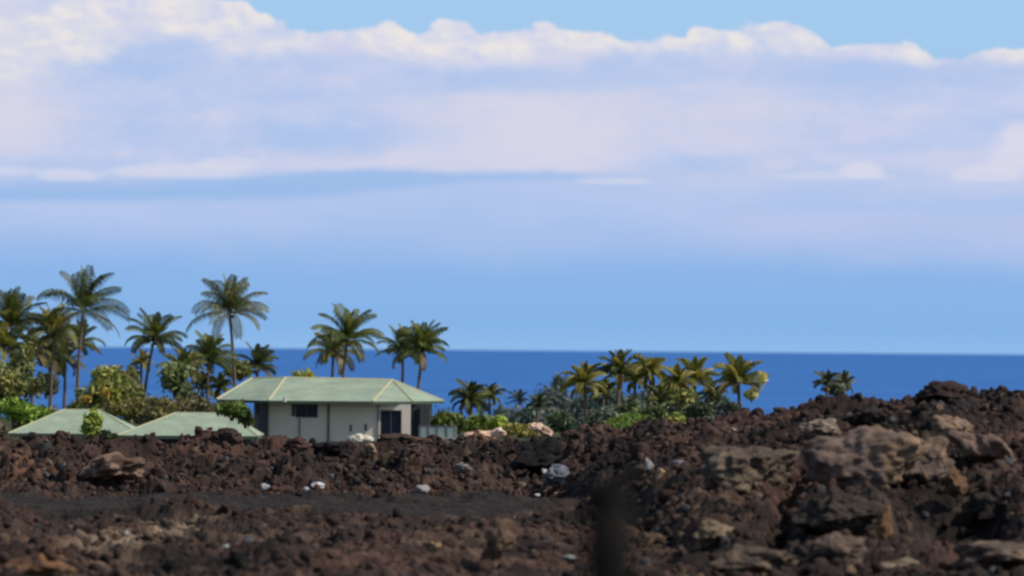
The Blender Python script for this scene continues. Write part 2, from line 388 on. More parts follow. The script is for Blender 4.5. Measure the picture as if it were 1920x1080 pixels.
def shingle(m):
    q = NG(m.node_tree); b = next(n for n in q.n if n.type == 'BSDF_PRINCIPLED')
    tcn = q.new('ShaderNodeTexCoord'); s_ = q.new('ShaderNodeSeparateXYZ'); q.l.new(tcn.outputs['Object'], s_.inputs[0])
    wv = q.new('ShaderNodeTexBrick'); q.put(wv.inputs['Vector'], q.xyz(s_.outputs[0], q.m('MULTIPLY', s_.outputs[2], 2.4), 0))
    wv.inputs['Scale'].default_value = 2.2; wv.inputs['Color1'].default_value = (.29, .36, .26, 1); wv.inputs['Color2'].default_value = (.34, .41, .30, 1)
    wv.inputs['Mortar'].default_value = (.23, .29, .22, 1); wv.inputs['Mortar Size'].default_value = .02
    n = q.noise(tcn.outputs['Object'], .5, 5, .6); f = q.m('MULTIPLY_ADD', n, 1.0, .52)
    q.put(b.inputs['Base Color'], q.mix(1.0, wv.outputs[0], q.xyz(f, f, f), 'MULTIPLY'))
shingle(M['roof'])

gr = mesh_np('ground', np.stack([XX, YY, ZZ], -1).reshape(-1, 3), quads, M['ground'], tint=c.reshape(-1, 3), smooth=False)
tag(gr, kind='structure')

# sea
ms = bpy.data.materials.new('sea_water'); ms.use_nodes = True; q = NG(ms.node_tree); b = q.n['Principled BSDF']
tcn = q.new('ShaderNodeTexCoord'); s_ = q.new('ShaderNodeSeparateXYZ'); q.l.new(tcn.outputs['Object'], s_.inputs[0])
invd = q.m('DIVIDE', 25.0 * F / 1000, s_.outputs[1]); ang = q.m('MULTIPLY', q.m('DIVIDE', s_.outputs[0], s_.outputs[1]), F / 1000)
sw = q.noise(q.xyz(q.m('MULTIPLY', s_.outputs[0], .0006), q.m('MULTIPLY', s_.outputs[1], .0025), 0), 1.0, 6, .6)
sw2 = q.noise(q.xyz(q.m('MULTIPLY', s_.outputs[0], .012), q.m('MULTIPLY', s_.outputs[1], .02), 0), 1.0, 5, .65)
f = q.m('ADD', q.m('MULTIPLY', sw, .6), q.m('MULTIPLY', sw2, .4))
q.put(b.inputs['Base Color'], q.mix(q.ss(f, .35, .65), (.014, .105, .36, 1), (.030, .165, .50, 1)))
b.inputs['Roughness'].default_value = .55; b.inputs['Specular IOR Level'].default_value = .25
bn = q.new('ShaderNodeBump'); bn.inputs['Strength'].default_value = .5; bn.inputs['Distance'].default_value = .5
q.l.new(q.noise(tcn.outputs['Object'], .35, 4, .6), bn.inputs['Height']); q.l.new(bn.outputs[0], b.inputs['Normal'])
mb = MB()
ysea = [1250, 1700, 2500, 4000, 8000, 20000, 60000, 150000, 300000]
xs_ = [-1.2, -.5, -.2, 0, .2, .5, 1.2]
for a0, a1 in zip(ysea, ysea[1:]):
    for s0, s1 in zip(xs_, xs_[1:]): mb.poly([(s0 * a0, a0, -18.5), (s1 * a0, a0, -18.5), (s1 * a1, a1, -18.5), (s0 * a1, a1, -18.5)])
tag(mb.build('sea', ms), kind='structure')

# ------------------------------------------------------------------ rocks
def ico(sub):
    bm = bmesh.new(); bmesh.ops.create_icosphere(bm, subdivisions=sub, radius=1.0)
    v = np.array([x.co[:] for x in bm.verts]); bm.verts.index_update(); f = np.array([[x.index for x in fc.verts] for fc in bm.faces]); bm.free()
    return v, f
ICO = {k: ico(k) for k in (2, 3, 5, 6)}
def rock_shape(sub, seed, planes=9, rough_=1.0):
    r = np.random.RandomState(seed); v, f = ICO[sub]; v = v.copy()
    for k in range(planes):
        n = r.normal(size=3); n /= np.linalg.norm(n); cc = r.uniform(.5, .85); d = v @ n
        v -= np.outer(np.maximum(d - cc, 0) * .9, n)
    o = r.uniform(0, 50, 3)
    u = v / np.linalg.norm(v, axis=1)[:, None]
    k = 1 + rough_ * (.28 * perlin3(u * 1.3 + o) + .14 * perlin3(u * 3.1 + o))
    if sub > 2: k += rough_ * .07 * perlin3(u * 7 + o)
    if sub > 4: k += rough_ * .02 * fbm3(u * 9 + o, 2)
    return v * k[:, None], f
def rotm(r):
    e = Euler(r.uniform(0, 6.28, 3)); return np.array(e.to_matrix())
def scatter(name, n, smin, smax, sub, seed, yr, cond, sink=.25, power=2.2, nshape=10):
    r = np.random.RandomState(seed); shapes = [rock_shape(sub, seed * 100 + k) for k in range(nshape)]
    Vs, Fs, Cs = [], [], []; off = 0; cnt = 0
    y = np.sqrt(r.uniform(yr[0] ** 2, yr[1] ** 2, n * 4)); t = r.uniform(-.1, .1, n * 4); x = t * y
    keep = cond(x, y, r.uniform(0, 1, n * 4)); x = x[keep][:n]; y = y[keep][:n]
    z = terrain(x, y)[0]; s = smin + (smax - smin) * r.uniform(0, 1, len(x)) ** power
    nn = fbm2(x / 6, y / 12, 3, 41); hue = r.uniform(0, 1, len(x)); val = r.uniform(.65, 1.5, len(x))
    for i in range(len(x)):
        v, f = shapes[i % nshape]; m_ = rotm(r); v = (v * r.uniform(.6, 1.15, 3)) @ m_.T * s[i]
        v = v + np.array([x[i], y[i], z[i] + s[i] * (.5 - sink)])
        cc = dark + (red - dark) * np.clip(.5 + nn[i] + (hue[i] - .5), 0, 1.1)
        if hue[i] > .93: cc = tan * .8
        elif hue[i] < .03: cc = np.array([.06, .06, .063])
        Vs.append(v); Fs.append(f + off); Cs.append(np.repeat((cc * val[i])[None], len(v), 0)); off += len(v)
    o = mesh_np(name, np.concatenate(Vs), np.concatenate(Fs), M['rock'], tint=np.concatenate(Cs), smooth=False)
    return o
def cond_rub(x, y, u):
    px = px_of(x, y); D, _ = crest(px); return (y < D + 3) & (u > ROADS(px, y) * 1.1) & (u < .28 + .72 * sst(228, 262, y) + .42 * sst(1150, 1350, px))
tag(scatter('lava_rubble', 17000, .07, .30, 2, 3, (140, 300), cond_rub, .32), 'loose dark brown lava rubble covering the rough ground', 'rubble', kind='stuff')
tag(scatter('lava_rocks', 500, .25, .6, 3, 4, (140, 286), lambda x, y, u: cond_rub(x, y, u) & (y < crest(px_of(x, y))[0] - 7), .55, 2.0), 'reddish brown and black lava rocks strewn over the lava field', 'rocks', kind='stuff')

def boulder(label, px, py, d, wpx, hpx, colr, seed, depth=1.0, sub=5, planes=9, name='boulder', rot=0.0, var=.25, on=True, col2=None):
    """(px, py) is the middle of the visible boulder"""
    p = P(px, py, d); rx = wpx / 2 / F * d; rz = hpx / 2 / F * d
    v, f = rock_shape(sub, seed, planes); v = v / np.abs(v).max(0)
    v = v * np.array([rx, rx * depth, rz])
    if sub > 4:
        u_ = v / np.linalg.norm(v, axis=1)[:, None]; m0 = min(rx, rz)
        v = v + u_ * (m0 * (.13 * fbm3(v / m0 * 1.0 + seed, 3) - .07 * np.abs(perlin3(v / m0 * 1.9 + seed * 1.7))) + .10 * fbm3(v * 1.7 + seed, 4, .6))[:, None]
    a = rot; v = np.stack([v[:, 0] * math.cos(a) - v[:, 2] * math.sin(a), v[:, 1], v[:, 0] * math.sin(a) + v[:, 2] * math.cos(a)], -1)
    n = fbm3(v / max(rx, rz) * 1.8 + seed, 4)[:, None]
    cc = np.array(colr)[None] * (1 + var * 2 * n)
    if col2 is not None: cc = cc + (np.array(col2)[None] - cc) * np.clip(fbm3(v / max(rx, rz) * 1.1 + seed * 3, 3)[:, None] * 2.2 + .2, 0, 1)
    o = mesh_np(name, v, f, M['rock'], tint=np.clip(cc, .01, .85), smooth=False, loc=p)
    return tag(o, label, 'rock')
TAN = (.25, .18, .135); TD = (.15, .105, .08)
_yy = np.arange(132, 300, .25)
def gd(px, py):
    """distance at which the sight line meets the ground"""
    x = (px - PX0) / F * _yy; z = terrain(x, _yy, False); ray = CZ - (py - hy(px)) / F * _yy
    k = np.nonzero(z >= ray)[0]
    return float(_yy[k[0]]) if len(k) else 285.0
def B(label, px, py, wpx, hpx, colr, seed, dd=0.0, **k): return boulder(label, px, py, gd(px, py + hpx * .25) + dd, wpx, hpx, colr, seed, **k)

# the weathered outcrop on the right
B('largest pale brown outcrop boulder with a rounded pitted face', 1618, 874, 255, 150, (.20, .135, .088), 11, dd=1.5, depth=.8, sub=6, planes=5, col2=(.16, .115, .095))
B('flat greyish brown boulder wedged above the dark cave', 1738, 872, 180, 110, (.17, .12, .085), 12, dd=1.8, depth=.9, sub=6, rot=.5, col2=(.12, .09, .08))
B('broad olive brown boulder left of the long black crack', 1400, 880, 230, 130, (.15, .115, .08), 13, dd=1.0, depth=.9, sub=6, rot=.25, col2=(.10, .075, .06))
B('small tan slab perched on top of the outcrop', 1540, 806, 80, 44, (.20, .155, .12), 14, dd=1, rot=.1)
B('rust orange stone set into the top of the pale outcrop', 1632, 832, 62, 34, (.30, .15, .07), 15, dd=-.8, col2=(.22, .13, .09))
B('small bright orange stone beside the cave mouth', 1763, 862, 34, 24, (.30, .13, .055), 16, dd=-1.6)
B('pinkish boulder on top of the cave roof', 1788, 806, 100, 52, (.20, .135, .095), 17, dd=1, rot=-.3)
B('long pinkish ledge sloping down to the right edge', 1856, 846, 170, 70, (.22, .145, .105), 18, dd=0, rot=-.55, col2=(.17, .11, .09))
B('rusty upright stone standing inside the dark cave', 1790, 905, 50, 66, (.15, .085, .05), 19, dd=-1)
B('dark brown mass painted as shade at the foot of the cave by the right edge', 1880, 955, 150, 90, (.03, .024, .022), 20, dd=2.5, sub=6)  # near-black colour stands for the shade in the hollow
B('low tan rock shelf at the bottom right corner', 1885, 1040, 190, 62, (.19, .135, .10), 21, col2=(.10, .075, .06))
B('pale tan rock below the cave near the bottom edge', 1690, 1058, 90, 36, (.22, .165, .12), 22)
B('narrow rust streaked stone under the outcrop', 1664, 985, 34, 74, (.20, .11, .055), 23)
B('wide brown hump below the long black crack', 1420, 1052, 190, 60, (.15, .11, .08), 24, col2=(.09, .065, .05))
B('olive brown stone left of the low brown hump', 1335, 1000, 80, 52, (.16, .12, .08), 25)
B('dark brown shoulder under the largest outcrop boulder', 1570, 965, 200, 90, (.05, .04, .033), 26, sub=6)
B('brown wedge shaped rock between shoulder and bottom edge', 1570, 1030, 110, 70, (.12, .085, .065), 29)
B('dark pinnacle at the summit of the lava mound', 1768, 742, 110, 50, (.040, .027, .023), 27)
B('small dark knob on the skyline near the right edge', 1880, 738, 38, 34, (.045, .033, .03), 28)
B('black rock above the outcrop with a deep hollow', 1625, 786, 86, 50, (.035, .028, .026), 60, dd=-.4)
# the middle and left
B('long arched tan slab half buried on the left', 205, 880, 150, 62, (.24, .16, .115), 31, rot=.12, col2=(.12, .075, .055))
B('round dark boulder against the left green roof', 128, 826, 60, 42, (.06, .036, .028), 32)
B('rounded dark boulder in front of the second low roof', 424, 822, 66, 46, (.055, .034, .028), 33)
B('pale grey angular stone left of centre beside the gravel strip', 500, 914, 20, 18, (.30, .30, .31), 34, dd=-1, sub=3, rot=.2)
B('bright white stone left of centre beside the gravel strip', 598, 911, 28, 16, (.46, .46, .49), 35, dd=-1, sub=3)
B('small white chip touching the bright white stone', 577, 918, 13, 12, (.40, .40, .43), 36, dd=-1.4, sub=3)
B('whitish flat rock pile beside the dark gravel strip', 792, 917, 38, 22, (.26, .25, .25), 37, dd=-1, sub=3)
B('black bowl shaped boulder on the middle of the ridge', 1010, 858, 110, 66, (.017, .015, .016), 38, rot=.3)
B('blue grey rock with white flecks left of the blurred post', 1050, 888, 54, 40, (.13, .14, .17), 39, sub=5, col2=(.26, .26, .28))
B('small white pebble at the left of the blue grey rock', 1024, 884, 13, 12, (.42, .40, .38), 40, dd=-1, sub=3)
B('white speck of rock below the blue grey rock', 1010, 929, 14, 8, (.38, .38, .38), 41, dd=-.5, sub=3)
B('pale grey stone at the left of the tan upright chip', 1218, 872, 22, 30, (.27, .26, .25), 42, dd=-1, sub=3)
B('tan upright chip between grey and blue stones', 1241, 890, 20, 44, (.44, .31, .19), 43, dd=-1.2, sub=3)
B('bluish stone at the right of the tan upright chip', 1272, 872, 34, 22, (.14, .15, .20), 44, dd=-.8, sub=3)
B('reddish brown boulder under the house window', 560, 836, 60, 34, (.08, .045, .037), 45)
B('black boulder in front of the house wall', 625, 842, 84, 34, (.022, .018, .018), 46)
B('tan rounded rock on the ridge below the white mound', 698, 843, 26, 24, (.33, .23, .16), 47)
B('dark brown hump in front of the glass door', 765, 826, 110, 26, (.07, .045, .033), 48)
B('dull red rock right of the pink sandy bank', 1085, 816, 60, 26, (.13, .07, .05), 49)
B('tan capped rock on the slope of the mound', 1375, 808, 22, 14, (.26, .19, .15), 50, sub=3)
B('black round boulder at the bottom left of centre', 450, 1052, 54, 40, (.017, .016, .016), 51)
B('second black boulder up and right of the bottom one', 540, 1022, 62, 36, (.02, .018, .017), 52)
B('brown tilted slab in the lower middle', 935, 1020, 60, 110, (.13, .085, .058), 53, rot=-.5)
B('rusty low rock in the bottom left corner', 90, 1068, 120, 30, (.18, .095, .05), 54)
B('ochre rock by the bottom edge left of centre', 820, 1023, 40, 26, (.24, .16, .10), 55)
B('pale speckled stone low in the middle', 1068, 1046, 34, 14, (.20, .20, .19), 56, sub=3)
B('light grey pebble low on the left', 241, 1000, 15, 12, (.32, .32, .31), 57, sub=3)
B('grey pebble above the bottom black boulder', 428, 1026, 14, 13, (.36, .35, .34), 58, sub=3)
B('whitish pair of stones on the ridge in the middle', 870, 880, 38, 24, (.2, .18, .17), 59, sub=5, col2=(.12, .09, .08))
def stone(label, *a, **k): return boulder(label, *a, **k)
stone('white domed mound at the foot of the house wall', 678, 824, 330, 54, 26, (.60, .55, .46), 61, planes=0, var=.05)
stone('pink bank of earth right of the railing', 905, 820, 322, 90, 26, (.62, .40, .28), 62, planes=2, rot=.1)
stone('pale pink stone on top of the sandy bank', 936, 812, 318, 34, 20, (.66, .48, .40), 63)
stone('peach coloured boulder at the right end of the sandy bank', 1012, 806, 312, 52, 26, (.64, .43, .33), 64, rot=-.45, col2=(.35, .22, .17))

# out-of-focus plant stalk near the camera, modelled as a weathered post
p = P(1146, 915, 40.0); pz = float(base_z(np.array([p.x]), np.array([40.0]))[0])
e = tag(empty('post', (p.x, 40.0, pz)), 'dark blurred plant stalk built as an upright post close to the camera', 'post')
mb = MB(); h = p.z - pz
mb.tube([(0, 0, -.2), (.01, 0, h * .4), (-.005, 0, h * .75), (0, 0, h - .1)], [.19, .185, .17, .16], 12)
mb.build('shaft', M['post'], e, True)
mb = MB(); mb.tube([(0, 0, h - .105), (-.01, 0, h - .06), (-.02, 0, h + .02), (-.01, 0, h + .06)], [.15, .20, .17, .07], 12)
mb.build('cap', M['post'], e, True)

# ------------------------------------------------------------------ main house
HX = (620 - PX0) / F * 396; HG = -1.2
def hp(px, py, y):   # photo point at depth y, in house coordinates
    q_ = P(px, py, y); return Vector((q_.x - HX, y - 396, q_.z - HG))
house = tag(empty('house', (HX, 396, HG)), 'single storey pale grey house with a green hip roof and pale ridge lines', 'house')
EZ = hp(620, 752, 394).z
def ev(px, y): v = hp(px, 750, y); return Vector((v.x, v.y, EZ))
A0, A1, A2, A3, A4 = ev(408, 400), ev(505, 394), ev(700, 394), ev(776, 396.5), ev(834, 402.5)
A5, A6, A7 = ev(800, 411), ev(735, 414), ev(450, 414)
RZ = hp(620, 710, 403).z
def rv(px, y, dz=0): v = hp(px, 710, y); return Vector((v.x, v.y, RZ + dz))
R0, R1, R2 = rv(474, 404.5, -.02), rv(536, 403, .05), rv(737, 403.5, -.05)
roof = MB()
for f_ in ([A0, A1, R1, R0], [A1, A2, R2, R1], [A2, A3, R2], [A3, A4, R2], [A4, A5, R2], [A5, A6, R2], [A6, A7, R0, R1, R2], [A7, A0, R0]):
    if len(f_) == 4: roof.poly([f_[0], f_[1], f_[2]]); roof.poly([f_[0], f_[2], f_[3]])
    elif len(f_) == 5: roof.poly([f_[0], f_[1], f_[2]]); roof.poly([f_[0], f_[2], f_[3]]); roof.poly([f_[0], f_[3], f_[4]])
    else: roof.poly(f_)
roof_o = roof.build('roof', M['roof'], house)
def caps(lst, r=.13, name='ridge_cap', par=None):
    k = MB()
    for a, b in lst: k.tube([a, (a + b) / 2 + Vector((0, 0, .0)), b], r, 6)
    return k.build(name, M['cap'], par)
caps([(R0, R1), (R1, R2), (A1, R1), (A2, R2), (A3, R2), (A4, R2), (A0, R0)], .09, par=roof_o)
fb = MB(); E_ = [A0, A1, A2, A3, A4, A5, A6, A7]
for a, b in zip(E_, E_[1:] + E_[:1]):
    d = Vector((0, 0, -.20)); o_ = Vector((0, 0, -.012)); fb.poly([a + o_, b + o_, b + d, a + d])
cen = Vector((sum(v.x for v in E_) / 8, sum(v.y for v in E_) / 8, EZ - .2))
fb.poly([v + Vector((0, 0, -.2)) for v in E_])
fb.build('fascia', M['fascia'], house)
def wx(px, y): return hp(px, 760, y).x
yf = -.3   # front wall plane, house coordinates (eaves overhang it)
WH = EZ - .22
X0, X1, X2 = wx(506, 395.7), wx(709, 395.7), wx(803, 399)
win_x0, win_x1 = wx(556, 395.7), wx(598, 395.7); wz1 = hp(577, 758, 395.7).z; wz0 = hp(577, 783, 395.7).z
d0, d1_ = wx(715, 395.7), wx(755, 395.7); dz1 = hp(735, 769, 395.7).z; dz0 = hp(735, 826, 395.7).z
e0, e1 = wx(772, 396), wx(790, 396)
wl = MB()
wl.box(X0, win_x0, yf, yf + .2, 0, WH); wl.box(win_x0, win_x1, yf, yf + .2, 0, wz0); wl.box(win_x0, win_x1, yf, yf + .2, wz1, WH)
wl.box(win_x1, d0, yf, yf + .2, 0, WH); wl.box(d0, d1_, yf, yf + .2, dz1, WH); wl.box(d1_, e0, yf, yf + .2, 0, WH)
wl.box(X0, X0 + .2, yf + .2, 14, 0, WH); wl.box(X0 + .2, X2, 13.8, 14, 0, WH)
wl.build('wall', M['wall'], house)
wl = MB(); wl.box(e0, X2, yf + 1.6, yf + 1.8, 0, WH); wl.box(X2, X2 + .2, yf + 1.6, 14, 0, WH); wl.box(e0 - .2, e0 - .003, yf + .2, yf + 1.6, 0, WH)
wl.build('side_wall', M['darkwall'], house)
wl = MB(); xa = wx(478, 399.5); wl.box(xa, X0 - .003, 3.5, 3.7, 0, WH); wl.box(xa, xa + .2, 3.7, 14, 0, WH); wl.build('recessed_wall', M['concrete'], house)
def window(name, x0, x1, z0, z1, yy, mull=1, par=house):
    fr = MB(); t = .07
    fr.box(x0, x1, yy, yy + .1, z0, z0 + t); fr.box(x0, x1, yy, yy + .1, z1 - t, z1); fr.box(x0, x0 + t, yy, yy + .1, z0 + t, z1 - t); fr.box(x1 - t, x1, yy, yy + .1, z0 + t, z1 - t)
    for k in range(mull):
        xm = x0 + (x1 - x0) * (k + 1) / (mull + 1); fr.box(xm - .03, xm + .03, yy + .01, yy + .09, z0 + t, z1 - t)
    pn = MB(); pn.box(x0 + t, x1 - t, yy + .045, yy + .06, z0 + t, z1 - t)
    w_ = pn.build(name, M['glass'], par); fr.build('frame', M['frame'], w_); return w_
window('window', win_x0, win_x1, wz0, wz1, yf - .03)
sh = MB(); sh.box(win_x0 - .28, win_x0 - .02, yf - .05, yf - .003, wz0 + .1, wz1); sh.build('shutter', M['frame'], house)
window('sliding_door', d0, d1_, dz0, dz1, yf + .05, 1)
window('door', e0 + .1, e1, dz0, dz1 + .1, yf + 1.52, 0)
window('window', xa + .2, xa + .9, wz0 + .2, wz1 - .1, 3.44, 0)
for pxx in (564, 618, 711):
    k = MB(); xx = wx(pxx, 395.7); zt = (wz0 - .05) if pxx == 564 else WH
    k.tube([(xx, yf - .07, 0), (xx, yf - .07, zt)], .05 if pxx != 618 else .085, 8); k.build('downpipe', M['pipe'], house)
for pxx, pz_ in ((660, 802), (688, 800)):
    k = MB(); q_ = hp(pxx, pz_, 395.7); k.box(q_.x - .09, q_.x + .09, yf - .04, yf - .002, q_.z - .28, q_.z + .2); k.build('vent', M['pipe'], house)
for pxx, yy in ((495, -.8), (797, 1.0)):
    k = MB(); xx = wx(pxx, 396 + yy); k.box(xx - .28, xx + .28, yy - .2, yy + .2, 0, WH - .003); k.build('porch_post', M['darkwall'], house)
k = MB(); q_ = hp(536, 748, 393.7); k.tube([(q_.x, q_.y - .12, q_.z + .1), (q_.x, q_.y - .12, q_.z - .22)], [.13, .10], 10); k.build('floodlight', M['lamp'], house)
# terrace and its glass rail
t_ = tag(empty('terrace', (wx(820, 392) + HX, 392, HG)), 'grey concrete terrace with a see-through railing right of the house', 'terrace')
def tx(px): return wx(px, 392) - wx(820, 392)
zt = hp(820, 822, 392).z; zr = hp(820, 799, 392).z
k = MB(); k.box(tx(776), tx(860), -.2, 3, -1.6, zt); k.build('slab', M['concrete'], t_)
for pxx in (790, 806, 822, 840, 857):
    k = MB(); k.box(tx(pxx) - .05, tx(pxx) + .05, -.1, 0, zt + .002, zr); k.build('post', M['concrete'] if pxx == 857 else M['pipe'], t_)
mg = bpy.data.materials.new('rail_glass'); mg.use_nodes = True; bb = mg.node_tree.nodes['Principled BSDF']
bb.inputs['Base Color'].default_value = (.5, .62, .6, 1); bb.inputs['Alpha'].default_value = .45; bb.inputs['Roughness'].default_value = .2
k = MB(); k.box(tx(787), tx(859), -.06, -.045, zt + .08, zr - .06); k.build('glass_panel', mg, t_)
k = MB(); k.box(tx(786), tx(860), -.09, -.01, zr, zr + .05); k.build('handrail', M['pipe'], t_)

# ------------------------------------------------------------------ the two low green roofs on the left
def pavilion(label, pe, pyE, ridge, pyR, y0, dep, seed, wallmat='darkwall'):
    xc = (pe[0] + pe[1]) / 2; gx = (xc - PX0) / F * y0; gz = -2.2
    h_ = tag(empty('pavilion', (gx, y0, gz)), label, 'pavilion')
    def L(px, py, y): v = P(px, py, y); return Vector((v.x - gx, y - y0, v.z - gz))
    ez = L(xc, pyE, y0).z; rz = L(xc, pyR, y0 + dep / 2).z
    E0 = L(pe[0], pyE, y0); E1 = L(pe[1], pyE, y0); E0.z = E1.z = ez
    E2 = Vector((E1.x, dep, ez)); E3 = Vector((E0.x, dep, ez)); a = L(ridge[0], pyR, y0 + dep / 2); b = L(ridge[1], pyR, y0 + dep / 2); a.z = b.z = rz
    k = MB(); k.poly([E0, E1, b, a]); k.poly([E1, E2, b]); k.poly([E2, E3, a, b]); k.poly([E3, E0, a]); r_ = k.build('roof', M['roof'], h_)
    caps([(a, b), (E0, a), (E1, b)], .055, par=r_)
    k = MB(); d = Vector((0, 0, -.22)); o_ = Vector((0, 0, -.01))
    for p_, q_ in ((E0, E1), (E1, E2), (E2, E3), (E3, E0)): k.poly([p_ + o_, q_ + o_, q_ + d, p_ + d])
    k.poly([E0 + d, E1 + d, E2 + d, E3 + d]); k.build('fascia', M['fascia'], h_)
    k = MB(); k.box(E0.x + .8, E1.x - .8, .8, dep - .8, 0, ez - .225); k.build('wall', M[wallmat], h_)
    x0 = E0.x + (E1.x - E0.x) * .3
    for q_ in (0.25, .6):
        x0 = E0.x + (E1.x - E0.x) * q_; window('window', x0, x0 + 1.6, ez - 2.0, ez - .7, .74, 0, par=h_)
    return h_
pavilion('low green hip roof at the far left with a shrub growing before it', (18, 262), 813, (122, 190), 768, 372, 9, 1)
pavilion('low green hip roof between the left one and the house', (222, 486), 817, (332, 432), 774, 366, 9.5, 2)

# ------------------------------------------------------------------ palms
def palm(label, px, py, d, rpx, gz, bpx=None, seed=0, n=24, col=(.055, .085, .03), col2=(.17, .17, .04), hi=.25, droop=1.0, up=1.0, wind=.15, group=None, cat='palm tree', tr=.13, tmpx=None, lw=.10, dead=1, name='palm_tree'):
    r = random.Random(seed * 13 + 5); c0 = P(px, py, d); bx_ = ((bpx if bpx is not None else px) - PX0) / F * d
    root = tag(empty(name, (bx_, d, gz)), label, cat, group)
    H = c0.z - gz; off = Vector((c0.x - bx_, 0, 0)); top = off + Vector((0, 0, H))
    k = MB(); pts = []; rad = []
    bow = r.uniform(-.25, .25)
    for i in range(13):
        t = i / 12; pts.append(Vector((off.x * t ** 1.5 + bow * math.sin(t * 3.14), bow * .5 * math.sin(t * 3.14), -.3 + (H + .3) * t)))
        rad.append(tr * (1.35 - .6 * t + .7 * max(0, .12 - t) * 6 * .6) * (1.06 if i % 2 else .97))
    k.tube(pts, rad, 9); k.build('trunk', M['bark'], root, True)
    Lf = rpx / F * d * 1.08; lw *= .78; n = max(13, int(n * .88)); col = [q * 1.35 for q in col]; col2 = [q * 1.15 for q in col2]
    V_ = []; Q = []; T = []
    def quad(a, b, c_, d_, cc):
        i = len(V_); V_.extend([a, b, c_, d_]); Q.append((i, i + 1, i + 2, i + 3)); T.extend([cc] * 4)
    for j in range(n):
        u = (j + .5) / n; az_ = j * 2.39996 + r.uniform(-.25, .25)
        e0_ = R(90 - 100 * u ** 1.25 / up) + r.uniform(-.12, .12)
        L = Lf * r.uniform(.85, 1.1) * (1 - .22 * max(0, .25 - u) * 4) * (1 - .12 * max(0, u - .75) * 4)
        bend = (.45 + 1.05 * min(1, u * 1.7)) * droop * r.uniform(.8, 1.2)
        mf = min(1, max(0, r.gauss(hi, .28))); base_c = [a + (b - a) * mf for a, b in zip(col, col2)]
        if u > .93 and dead: base_c = [.24, .17, .08]
        p_ = Vector(top); S = 13; path = []; dirs = []
        for i in range(S + 1):
            t = i / S; el_ = e0_ - bend * t ** 1.6
            dr = Vector((math.cos(az_) * math.cos(el_) + wind * t, math.sin(az_) * math.cos(el_), math.sin(el_))).normalized()
            path.append(Vector(p_)); dirs.append(dr); p_ = p_ + dr * (L / S)
        side0 = Vector((-math.sin(az_), math.cos(az_), 0)); tw = r.uniform(-.7, .7)
        for i in range(S):       # rachis
            w_ = .035 * (1 - i / S) + .008; s_ = side0 * w_; nn_ = dirs[i].cross(side0).normalized() * w_
            rc = [.14, .13, .05]
            quad(path[i] - s_, path[i] + s_, path[i + 1] + s_ * .9, path[i + 1] - s_ * .9, rc)
            quad(path[i] - nn_, path[i] + nn_, path[i + 1] + nn_ * .9, path[i + 1] - nn_ * .9, rc)
        NL = 36
        for i in range(NL):
            t = .10 + .90 * (i + .5) / NL; fi = t * S; a = min(int(fi), S - 1); f_ = fi - a
            o_ = path[a].lerp(path[a + 1], f_); dr = dirs[a]
            ll = L * .27 * (math.sin(math.pi * (.12 + .80 * t)) ** .7) * r.uniform(.85, 1.1)
            upv = dr.cross(side0).normalized()
            if upv.z < 0: upv = -upv
            for sg in (-1, 1):
                sd = (side0 * sg * math.cos(tw) + upv * sg * math.sin(tw)).normalized()
                v1 = (sd * .8 + dr * .55 + upv * .12).normalized()
                m_ = o_ + v1 * ll * .5; tp = m_ + (v1 * .6 + Vector((0, 0, -.85 * droop)) + Vector((wind, 0, 0))).normalized() * ll * .5
                wv = dr * lw * .5; f2 = r.uniform(.75, 1.25); cc = [q * f2 for q in (base_c if r.random() > .12 else col2)]
                quad(o_ - wv * .5, o_ + wv * .5, m_ + wv, m_ - wv, cc); quad(m_ - wv, m_ + wv, tp + wv * .15, tp - wv * .15, cc)
    me = mesh_np('crown', np.array([v[:] for v in V_]), np.array(Q), M['leaf'], root, tint=np.array(T))
    if r.random() < .7:
        for i in range(3):
            k = MB(); a = r.uniform(0, 6.28); q_ = top + Vector((math.cos(a) * .28, math.sin(a) * .28, -.18 - r.uniform(0, .2)))
            k.tube([q_ + Vector((0, 0, .13)), q_ + Vector((0, 0, .07)), q_, q_ + Vector((0, 0, -.09)), q_ + Vector((0, 0, -.13))], [.03, .11, .13, .10, .03], 7)
            k.build('coconut', M['coco'], root, True)
    return root
M['coco'] = mat('coconut_husk', (.22, .15, .04), .7, None, False, var=.3)
DG = (.042, .065, .028); MG = (.065, .09, .032); YG = (.24, .24, .055); LY = (.36, .31, .08)  # yellow tones mix leaf colour with sunlit highlights
GL = 'coconut palms growing behind the houses'
palm('dark upright palm cut by the left edge above the tall shrubs', 22, 612, 425, 74, -1.0, 30, 1, 30, DG, YG, .2, .85, 1.15, .02)
palm('lower dark palm at the left edge below the upright one', 8, 655, 418, 56, -1.0, 4, 2, 22, DG, LY, .35, 1.1, 1)
palm('bushy palm with an arched top left of the tallest left palm', 102, 628, 432, 66, -1.0, 96, 3, 30, MG, LY, .3, 1.25, 1, .05)
palm('tallest palm on the left with windblown fronds', 157, 584, 425, 92, -1.0, 151, 4, 26, DG, YG, .18, 1.05, 1.0, .28)
palm('dark drooping palm with slim trunk under the arched one', 92, 672, 440, 52, -1.5, 92, 5, 22, (.022, .04, .03), YG, .1, 1.2, .95)
palm('short dark palm just left of the tallest trunk', 124, 678, 445, 44, -1.5, 122, 6, 20, (.022, .04, .03), YG, .12, 1.3, .9)
palm('thin fronded palm behind the tallest trunk', 150, 645, 455, 52, -1.5, 147, 7, 16, DG, YG, .25, 1.2, 1, .3)
palm('full round palm standing alone left of the slender one', 289, 640, 430, 62, -1.0, 268, 8, 28, MG, YG, .2, 1.1, 1.12)
palm('small yellowish palm low beneath the full round one', 266, 682, 450, 30, -1.5, 267, 9, 16, MG, LY, .6, 1.2, 1)
